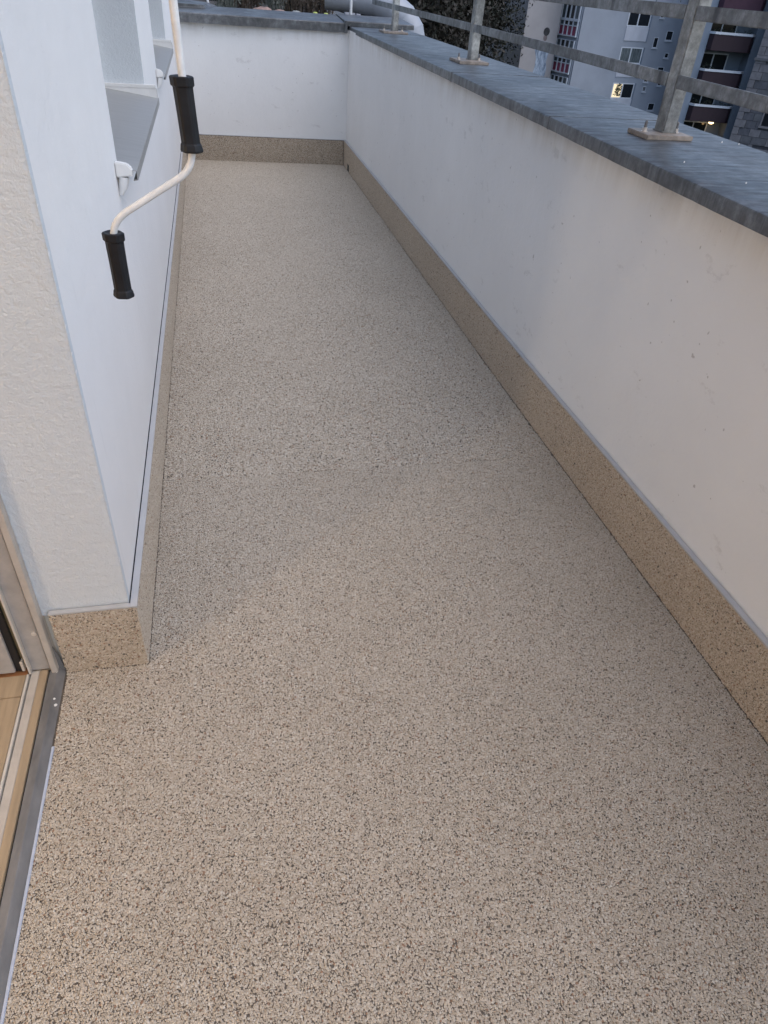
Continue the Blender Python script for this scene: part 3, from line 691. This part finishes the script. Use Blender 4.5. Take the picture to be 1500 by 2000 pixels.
MB().tube([(1.775, 9.3, 1.15), (1.775, 9.3, 1.17)], .026, 12).build('foot', M['galv'], po)
po = thing('pot', (1.87, 9.3, 1.16), 'small grey pot with pale lid next to the thin pole', 'pot')
c = MB(); c.tube([(1.875, 9.3, 1.16), (1.875, 9.3, 1.345)], [.036, .038], 18); c.build('body', M['lead'], po, smooth=True)
c = MB(); c.tube([(1.875, 9.3, 1.345), (1.875, 9.3, 1.357), (1.875, 9.3, 1.362)], [.042, .041, .03], 18); c.build('lid', M['rod'], po, smooth=True)
for k, (x, w) in enumerate(((1.60, .05), (1.665, .055), (1.735, .05))):
    o = thing('white_box', (x, 9.75, 1.16), ['white box nearest the white pole, first of the row', 'white box in the middle of the row of three', 'white box nearest the grey pole, last of the row'][k], 'box', 'white boxes in a row on the roof')
    MB().box(x, x+w, 9.72, 9.80, 1.215, 1.33).build('body', M['white_panel'], o, bevel=.004); MB().box(x+.004, x+w-.004, 9.725, 9.795, 1.16, 1.215).build('plinth', M['roofdeck'], o)
cl = thing('downpipe', (.04, 8.75, 1.16), 'short white pipe end at the left behind the far coping', 'pipe')
MB().tube([(.052, 8.75, 1.14), (.052, 8.75, 1.285), (.045, 8.75, 1.33), (.02, 8.75, 1.36)], .012, 10).build('tube', M['white_pole'], cl, smooth=True)
du = thing('vent_duct', (2.3, 9, .5), 'big silver sheet metal duct elbow curving down outside the parapet corner', 'duct')
path = [Vector(v) for v in ((1.30, 9.25, 1.42), (1.60, 9.20, 1.415), (1.84, 9.12, 1.395), (2.00, 9.05, 1.345), (2.13, 9.0, 1.26), (2.21, 8.97, 1.15), (2.245, 8.95, 1.02), (2.25, 8.95, .85), (2.25, 8.95, .2), (2.25, 8.95, -2))]
for i in range(len(path)-1):
    a, b_ = path[i], path[i+1]; d = (b_-a).normalized()
    a2 = path[max(i-1, 0)]; tang0 = ((b_-a2).normalized()); nx = path[min(i+2, len(path)-1)]; tang1 = (nx-a).normalized()
    c = MB(); c.tube([a, b_], .145, 28, cap=False)
    # mitre the ends
    vs = []
    for k, v in enumerate(c.v):
        v = Vector(v); pt, tg = (a, tang0) if k < 28 else (b_, tang1)
        v = v-d*((v-pt).dot(tg)/d.dot(tg)); vs.append(tuple(v))
    c.v = vs; c.build('duct_segment', M['duct'], du, smooth=True)
    if 0 < i < 8:
        c = MB(); c.tube([a-tang0*.004, a+tang0*.004], .149, 28, cap=False); c.build('seam_ring', M['duct'], du, smooth=True)
MB().box(1.93, 1.985, 8.60, 8.66, 1.15, 1.30).build('bracket', M['rod'], du, bevel=.004)

# ------------------------------------------------------------------ far ground and trees
ZG = -15.0
gm = MB(); gm.box(-900, 900, -900, 900, ZG-1, ZG); tag(gm.build('ground', M['asphalt']), 'dark ground far below the terrace', kind='structure')
bb = MB(); bb.box(-14, -.98, 1.42, 30, ZG, -.26); bb.box(-14, 1.835, -14, 8.3, ZG, -.255); bb.box(-.98, 1.835, 8.3, 13.5, ZG, -.31)
tag(bb.build('own_building', M['fac_mural']), 'rendered body of the building below the terrace', 'building')
def leaf_mesh(n, rx, ry, rz, s0, s1, seed, clumps=26):
    r_ = np.random.default_rng(seed)
    cc = r_.normal(0, 1, (clumps, 3)); cc /= np.linalg.norm(cc, axis=1)[:, None]; cc *= r_.uniform(.35, .85, (clumps, 1)); cr_ = r_.uniform(.22, .42, clumps)
    idx = r_.integers(0, clumps, n); d = r_.normal(0, 1, (n, 3)); d /= np.linalg.norm(d, axis=1)[:, None]
    P = (cc[idx]+d*cr_[idx][:, None]*r_.uniform(.55, 1.05, (n, 1)))*np.array([rx, ry, rz])
    a = r_.normal(0, 1, (n, 3)); a /= np.linalg.norm(a, axis=1)[:, None]; b_ = np.cross(a, r_.normal(0, 1, (n, 3))); b_ /= np.linalg.norm(b_, axis=1)[:, None]
    s = r_.uniform(s0, s1, (n, 1)); V = np.stack([P-a*s, P+b_*s*.45, P+a*s, P-b_*s*.45], 1).reshape(-1, 3)
    me = bpy.data.meshes.new('crown'); me.from_pydata(V.tolist(), [], np.arange(n*4).reshape(-1, 4).tolist()); return me
trees = [(6, 52, 9, 6.5, 0), (12.0, 50, 11, 6.5, 1), (15.0, 60, 10.5, 6.6, 0), (11, 64, 12, 7, 2), (21, 74, 12.5, 7.5, 0), (0, 62, 12, 7, 1), (-8, 54, 12, 7, 2), (12, 40, 4, 5.5, 2), (20.5, 44.5, 3.5, 5.0, 0), (3, 38, 4, 5.5, 0), (29.3, 87, 13, 6.5, 0), (5, 84, 13, 8, 0), (22.3, 71, 11.5, 4.9, 0), (26.5, 90, 13.5, 6.0, 1)]
TL = ['dark tree filling the view behind the far left plants', 'dark brownish tree behind the silver duct', 'dark tree standing left of the painted house wall', 'dark tree deep behind the middle railing post', 'dark far tree rising above the lower trees', 'dark tree left behind the planting bed', 'dark tree hidden far left behind the house', 'low dark tree below the silver duct', 'low dark tree below the second railing post', 'low dark tree under the far parapet', 'dark tree touching the left edge of the apartment block', 'dark background tree behind all the others', 'narrow dark tree just left of the painted gable wall', 'tall brownish tree half hidden behind the painted gable wall']
for k, (x, y, h, r_, kd) in enumerate(trees):
    zt = ZG+h+9 if h > 8 else ZG+h+6
    tr = thing('tree', (x, y, ZG), TL[k], 'tree', 'dark trees beyond the parapet')
    cz = zt-r_*.9
    c = MB(); c.tube([(x, y, ZG), (x+.2, y, (ZG+cz)/2), (x-.1, y+.2, cz+2)], [.42, .32, .12], 9)
    for q_ in range(6):
        a = q_*1.05+k; c.tube([(x, y, cz-2+q_*.5), (x+math.cos(a)*r_*.35, y+math.sin(a)*r_*.35, cz+q_*.4), (x+math.cos(a)*r_*.7, y+math.sin(a)*r_*.7, cz+1+q_*.5)], [.16, .1, .03], 6)
    c.build('trunk', M['bark'], tr)
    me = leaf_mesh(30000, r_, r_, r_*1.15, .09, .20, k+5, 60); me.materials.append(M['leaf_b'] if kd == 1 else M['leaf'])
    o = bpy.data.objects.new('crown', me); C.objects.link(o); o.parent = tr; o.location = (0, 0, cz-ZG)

# ------------------------------------------------------------------ apartment block opposite
def frame_(ox, oy, deg):
    a = R(deg); c_, s_ = math.cos(a), math.sin(a)
    return lambda u, n, z: (ox+u*c_+n*s_, oy+u*s_-n*c_, z)      # n>0 is towards us
ab = thing('apartment_block', (40, 72, ZG), 'blue grey apartment block with small windows and maroon balconies, beyond the railing', 'building')
FR = frame_(32.99, 74.80, -80); FM = frame_(33.43, 74.88, 8); FG = frame_(33.91, 72.17, 8); FB = frame_(43.49, 67.74, -15)
TOP = 10.2
MB().obox(FM, -4.22, -.56, -9, .02, ZG, TOP).build('mural_wall', M['fac_mural'], ab)
MB().obox(FR, -.55, 2.6, -6, -.35, ZG, TOP).build('bay_wall', M['fac_grey'], ab)
MB().obox(FG, 0, 16, -10, 0, ZG, TOP).build('grey_wall', M['fac_grey'], ab)
STO = 2.94
def win(fr, u0, u1, z0, z1, n=0.0, mulls=(), pane='glass', fw=.07, name='window'):
    f = MB()
    d0, d1 = n-.10, n+.012
    f.obox(fr, u0-.02, u0+fw, d0, d1, z0, z1); f.obox(fr, u1-fw, u1+.02, d0, d1, z0, z1)
    f.obox(fr, u0+fw, u1-fw, d0, d1, z1-fw, z1); f.obox(fr, u0+fw, u1-fw, d0, d1, z0, z0+fw)
    for m_, w in mulls: f.obox(fr, m_-w/2, m_+w/2, d0, d1, z0+fw, z1-fw)
    fo = f.build(name, M['white_frame'], ab)
    MB().obox(fr, u0+fw*.5, u1-fw*.5, n+.0015, n+.004, z0+fw*.5, z1-fw*.5).build('pane', M[pane] if isinstance(pane, str) else pane, fo)
    return fo
for k in range(-3, 5):
    zt = .98-STO*k              # head of the bay glazing on this storey
    zl = zt-2.58
    # bay: upper sashes, transom, lower lights, crimson panels
    f = MB(); u0, u1 = -.50, 2.40; us4 = [u0+(u1-u0)*i/4 for i in range(5)]
    for i, u in enumerate(us4): f.obox(FR, u-.055, u+.055, -.34, -.22, zl, zt)
    f.obox(FR, u0-.1, u1+.1, -.34, -.20, zt-1.50, zt-1.30); f.obox(FR, u0, u1, -.34, -.24, zt-1.88, zt-1.80); f.obox(FR, u0-.1, u1+.1, -.34, -.16, zl-.10, zl); f.obox(FR, u0, u1, -.34, -.26, zt-.06, zt)
    fo = f.build('bay_window', M['white_frame'], ab)
    for i in range(4):
        MB().obox(FR, us4[i]+.05, us4[i+1]-.05, -.33, -.31, zt-1.80, zt-.06).build('pane', M['curtain'] if i in (0, 3) else M['glass'], fo)
        MB().obox(FR, us4[i]+.05, us4[i+1]-.05, -.33, -.30, zl, zt-1.88).build('crimson_panel', M['crimson'], fo)
    # main windows with white spandrel
    wt = .74-STO*k
    pn = {0: 'glass', 1: 'curtain', 2: 'glass'}.get(k, 'glass')
    w = win(FG, 4.95, 7.45, wt-1.32, wt, mulls=((6.12, .14),), pane=pn, fw=.09)
    if k == 2:
        MB().obox(FG, 5.04, 6.05, .005, .008, wt-1.23, wt-.09).build('lit_pane', M['lit_window'], w)
        lf = MB()
        for q_ in range(170):
            uu = 5.25+random.random()*.75; zz_ = wt-1.2+random.random()*1.05; s_ = random.uniform(.07, .19); a = random.uniform(0, 3.1)
            if uu < 5.35 and random.random() < .6: continue
            n_ = .012+random.random()*.02
            lf.add([FG(uu, n_, zz_), FG(uu+math.cos(a)*s_, n_, zz_+math.sin(a)*s_), FG(uu+.5*s_, n_+.02, zz_+s_*.9)], [(0, 1, 2)])
        lf.build('house_plant', M['hedge'], w)
    MB().obox(FG, 4.97, 7.50, -.02, .06, wt-2.44, wt-1.34).build('spandrel_panel', M['white_panel'], ab)
    MB().obox(FG, 7.505, 7.60, -.02, .10, wt-2.46, wt+.02).build('side_fin', M['fac_pier'], ab)
    # slot windows near the corner
    sz = .72-STO*k
    win(FG, 13.80, 14.20, sz-1.32, sz, fw=.05)
    MB().obox(FG, 13.35, 14.25, -.02, .05, sz-2.42, sz-1.36).build('spandrel_panel', M['white_panel'], ab)
for (u0, u1, z0, z1) in ((9.75, 10.5, -1.50, -.74), (8.45, 8.95, -2.14, -1.32), (10.15, 10.62, -2.93, -2.50), (8.5, 8.92, .22, .62), (8.56, 8.92, -5.80, -5.36), (10.2, 10.65, -5.26, -4.85), (9.75, 10.5, -7.44, -6.80), (9.75, 10.5, -4.44, -3.68), (8.45, 8.95, -8.1, -7.6),
                         (8.45, 8.95, -5.0, -4.6), (10.28, 10.5, 1.42, 1.72), (8.5, 8.92, -10.9, -10.3), (9.75, 10.5, -10.4, -9.7), (8.5, 8.92, 3.2, 3.8), (9.75, 10.5, 4.4, 5.1)):
    w = win(FG, u0, u1, z0, z1, mulls=() if u1-u0 > .4 else (((u0+u1)/2, .03),), fw=.045, pane='glass')
    MB().obox(FG, u0-.08, u1+.08, -.02, .10, z0-.10, z0-.02).build('sill', M['white_frame'], w)
for i, (u0, u1) in enumerate(((4.7, 7.55), (7.62, 9.45), (9.50, 11.2))):
    MB().obox(FG, u0, u1, -.02, .03 if i == 0 else .028, 1.33, 1.40 if i == 2 else 2.9).build('white_cladding', M['white_panel'], ab)
MB().obox(FG, 9.50, 10.24, -.02, .03, 1.405, 2.9).build('white_cladding', M['white_panel'], ab); MB().obox(FG, 10.56, 11.2, -.02, .03, 1.405, 2.9).build('white_cladding', M['white_panel'], ab)
# painted figure on the gable
mu = MB()
def ell(fr, cu, cz, ru, rz_, n, k=20): return [fr(cu+ru*math.cos(2*math.pi*i/k), n, cz+rz_*math.sin(2*math.pi*i/k)) for i in range(k)]
def disc(mb_, pts_out, pts_in): 
    n = len(pts_out); mb_.add(pts_out+pts_in, [tuple(range(n))]+[(i, (i+1) % n, n+(i+1) % n, n+i) for i in range(n)])
mo = MB(); disc(mo, ell(FM, -1.80, -1.50, .33, .33, .045), ell(FM, -1.80, -1.50, .33, .33, .02)); fig = mo.build('painted_figure', M['hair'], ab)
mo = MB(); disc(mo, ell(FM, -1.84, -1.98, .20, .26, .040), ell(FM, -1.84, -1.98, .20, .26, .02)); mo.build('painted_face', M['skin'], fig)
dp = [(-2.15, -2.5), (-1.45, -2.5), (-1.15, -2.95), (-1.25, -3.5), (-1.32, -3.9), (-1.15, -4.5), (-1.22, -5.1), (-1.6, -5.0), (-1.9, -5.2), (-2.3, -4.95), (-2.62, -5.0), (-2.45, -4.2), (-2.5, -3.6), (-2.75, -2.95)]
mo = MB(); disc(mo, [FM(u, .034, z) for u, z in dp], [FM(u, .02, z) for u, z in dp]); mo.build('painted_dress', M['dress'], fig)
# balcony wing
PB = 2.79
b = MB(); b.obox(FB, 0, .80, -9, 0, ZG, TOP); b.obox(FB, 4.90, 7.4, -9, 0, ZG, TOP); b.obox(FB, .80, 4.90, -9, -1.6, ZG, TOP); b.build('wing_wall', M['fac_pier'], ab)
for k in range(-3, 5):
    zr = -.40-PB*k
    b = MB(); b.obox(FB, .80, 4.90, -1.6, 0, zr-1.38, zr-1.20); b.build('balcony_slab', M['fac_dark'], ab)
    b = MB(); u0, u1 = .84, 4.72
    prof = [(u0, 0), (u0+.25, .55), (u1-.35, .62), (u1, .25), (u1, 0)]
    vs = [FB(u, n, z) for z in (zr-1.32, zr-.16) for u, n in prof]; n = len(prof)
    b.add(vs, [tuple(range(n)), tuple(range(n, 2*n))[::-1]]+[(i, (i+1) % n, n+(i+1) % n, n+i) for i in range(n)])
    bo = b.build('balcony_front', M['maroon_hi'] if k < 0 else M['maroon'], ab)
    b = MB()
    vs = [FB(u+du_, n_+dn, z) for z in (zr-.12, zr+.06) for (u, n_), (du_, dn) in zip(prof[:-1], ((-.05, .02), (0, .06), (.02, .06), (.06, .02)))]+[FB(u, n_, z) for z in (zr-.12, zr+.06) for u, n_ in ((u0+.1, -.05), (u0+.28, .42), (u1-.38, .5), (u1-.1, .2))]
    b.add(vs, [(0, 1, 5, 4), (1, 2, 6, 5), (2, 3, 7, 6), (8, 12, 13, 9), (9, 13, 14, 10), (10, 14, 15, 11), (4, 5, 13, 12), (5, 6, 14, 13), (6, 7, 15, 14), (0, 8, 9, 1), (1, 9, 10, 2), (2, 10, 11, 3), (0, 4, 12, 8), (3, 11, 15, 7)])
    b.build('hand_rail', M['white_frame'], bo)
    # recess: dark doors with a pale mullion
    f = MB(); f.obox(FB, 2.20, 2.30, -1.59, -1.50, zr-1.2, zr+1.1); f.obox(FB, 1.0, 3.6, -1.59, -1.52, zr+1.1, zr+1.2); f.obox(FB, 3.5, 3.6, -1.59, -1.52, zr-1.2, zr+1.1)
    fo = f.build('balcony_door', M['white_frame'], ab); MB().obox(FB, 1.0, 3.5, -1.599, -1.57, zr-1.2, zr+1.1).build('pane', M['glass'], fo)
    h = MB()
    for q_ in range(260):
        uu = random.uniform(.95, 4.6); nn = random.uniform(-.1, .35); zz_ = zr+random.uniform(.02, .45)*(.6+.4*math.sin(uu*5+k)); s_ = random.uniform(.05, .13)
        if k == 1 and uu > 2: continue
        d1 = Vector([random.uniform(-1, 1) for _ in range(3)]).normalized()*s_; d2 = Vector([random.uniform(-1, 1) for _ in range(3)]).normalized()*s_
        p_ = Vector(FB(uu, nn, zz_)); h.add([p_, p_+d1, p_+d2], [(0, 1, 2)])
    h.build('balcony_plants', M['hedge'], bo)['kind'] = 'stuff'
zl = -.40-PB*2-1.38
b = MB(); c0 = Vector(FB(3.55, -.55, zl-.12)); b.tube([c0+Vector((0, 0, .12)), c0+Vector((0, 0, .05)), c0-Vector((0, 0, .02)), c0-Vector((0, 0, .10))], [.08, .24, .24, .10], 14)
b.build('balcony_light', emis('warm_balcony_light', (1, .72, .36), 1.6), ab)
pd2 = bpy.data.lights.new('balcony_bulb', 'POINT'); pd2.energy = 1.0; pd2.color = (1, .62, .28); pd2.shadow_soft_size = .12
o = bpy.data.objects.new('balcony_bulb', pd2); C.objects.link(o); o.parent = ab; o.location = c0-Vector((0, 0, .35))-Vector((40, 72, ZG))
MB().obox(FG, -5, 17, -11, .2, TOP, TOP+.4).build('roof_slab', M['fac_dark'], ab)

# ------------------------------------------------------------------ old stone house at the right edge
so_ = thing('stone_house', (48, 64, ZG), 'old grey stone block house beyond the railing at the right edge', 'building')
FS = frame_(47.47, 64.39, -45)
MB().obox(FS, 0, 14, -9, -.08, ZG, 8).build('wall_core', M['mortar'], so_)
rh = .62; row = 0; z = -11.0
while z < 2.2:
    u = 0.0; row += 1; j = 0
    while u < 4.6:
        w = (.55, .95)[(row+j) % 2] if j == 0 else random.uniform(.8, 1.35)
        j += 1
        z0, z1 = z+.015, z+rh-.015; u0, u1 = u+.015, min(u+w, 4.6)-.015
        inwin = any(u1 > 2.15 and u0 < 3.75 and z1 > a and z0 < b_ for a, b_ in ((-6.95, -5.55), (-10.2, -8.8), (-3.7, -2.3), (-.4, 1.0)))
        if inwin:
            if u0 < 2.15-.2: u1 = 2.13
            else: u += w; continue
        pr_ = .10 if j == 1 else random.uniform(0, .035)
        mt = M['stone'][0 if j in (1,) else random.choice((0, 1, 1, 2))]
        MB().obox(FS, u0, u1, -.08, pr_, z0, z1).build('stone_block', mt, so_)
        u += w
    z += rh
for za in (-10.2, -6.95, -3.7, -.4):
    f = MB(); f.obox(FS, 2.14, 2.26, -.2, .06, za, za+1.4); f.obox(FS, 3.6, 3.74, -.2, .06, za, za+1.4); f.obox(FS, 2.1, 3.8, -.2, .12, za-.16, za); f.obox(FS, 2.26, 3.6, -.2, .04, za+1.28, za+1.4)
    fo = f.build('window', M['stone'][0], so_); MB().obox(FS, 2.25, 3.61, -.079, -.06, za, za+1.3).build('pane', M['glass'], fo)
MB().obox(FS, -.1, 5, -.08, .22, -2.10, -1.90).build('string_course', M['stone'][1], so_)
# plain block rows further right
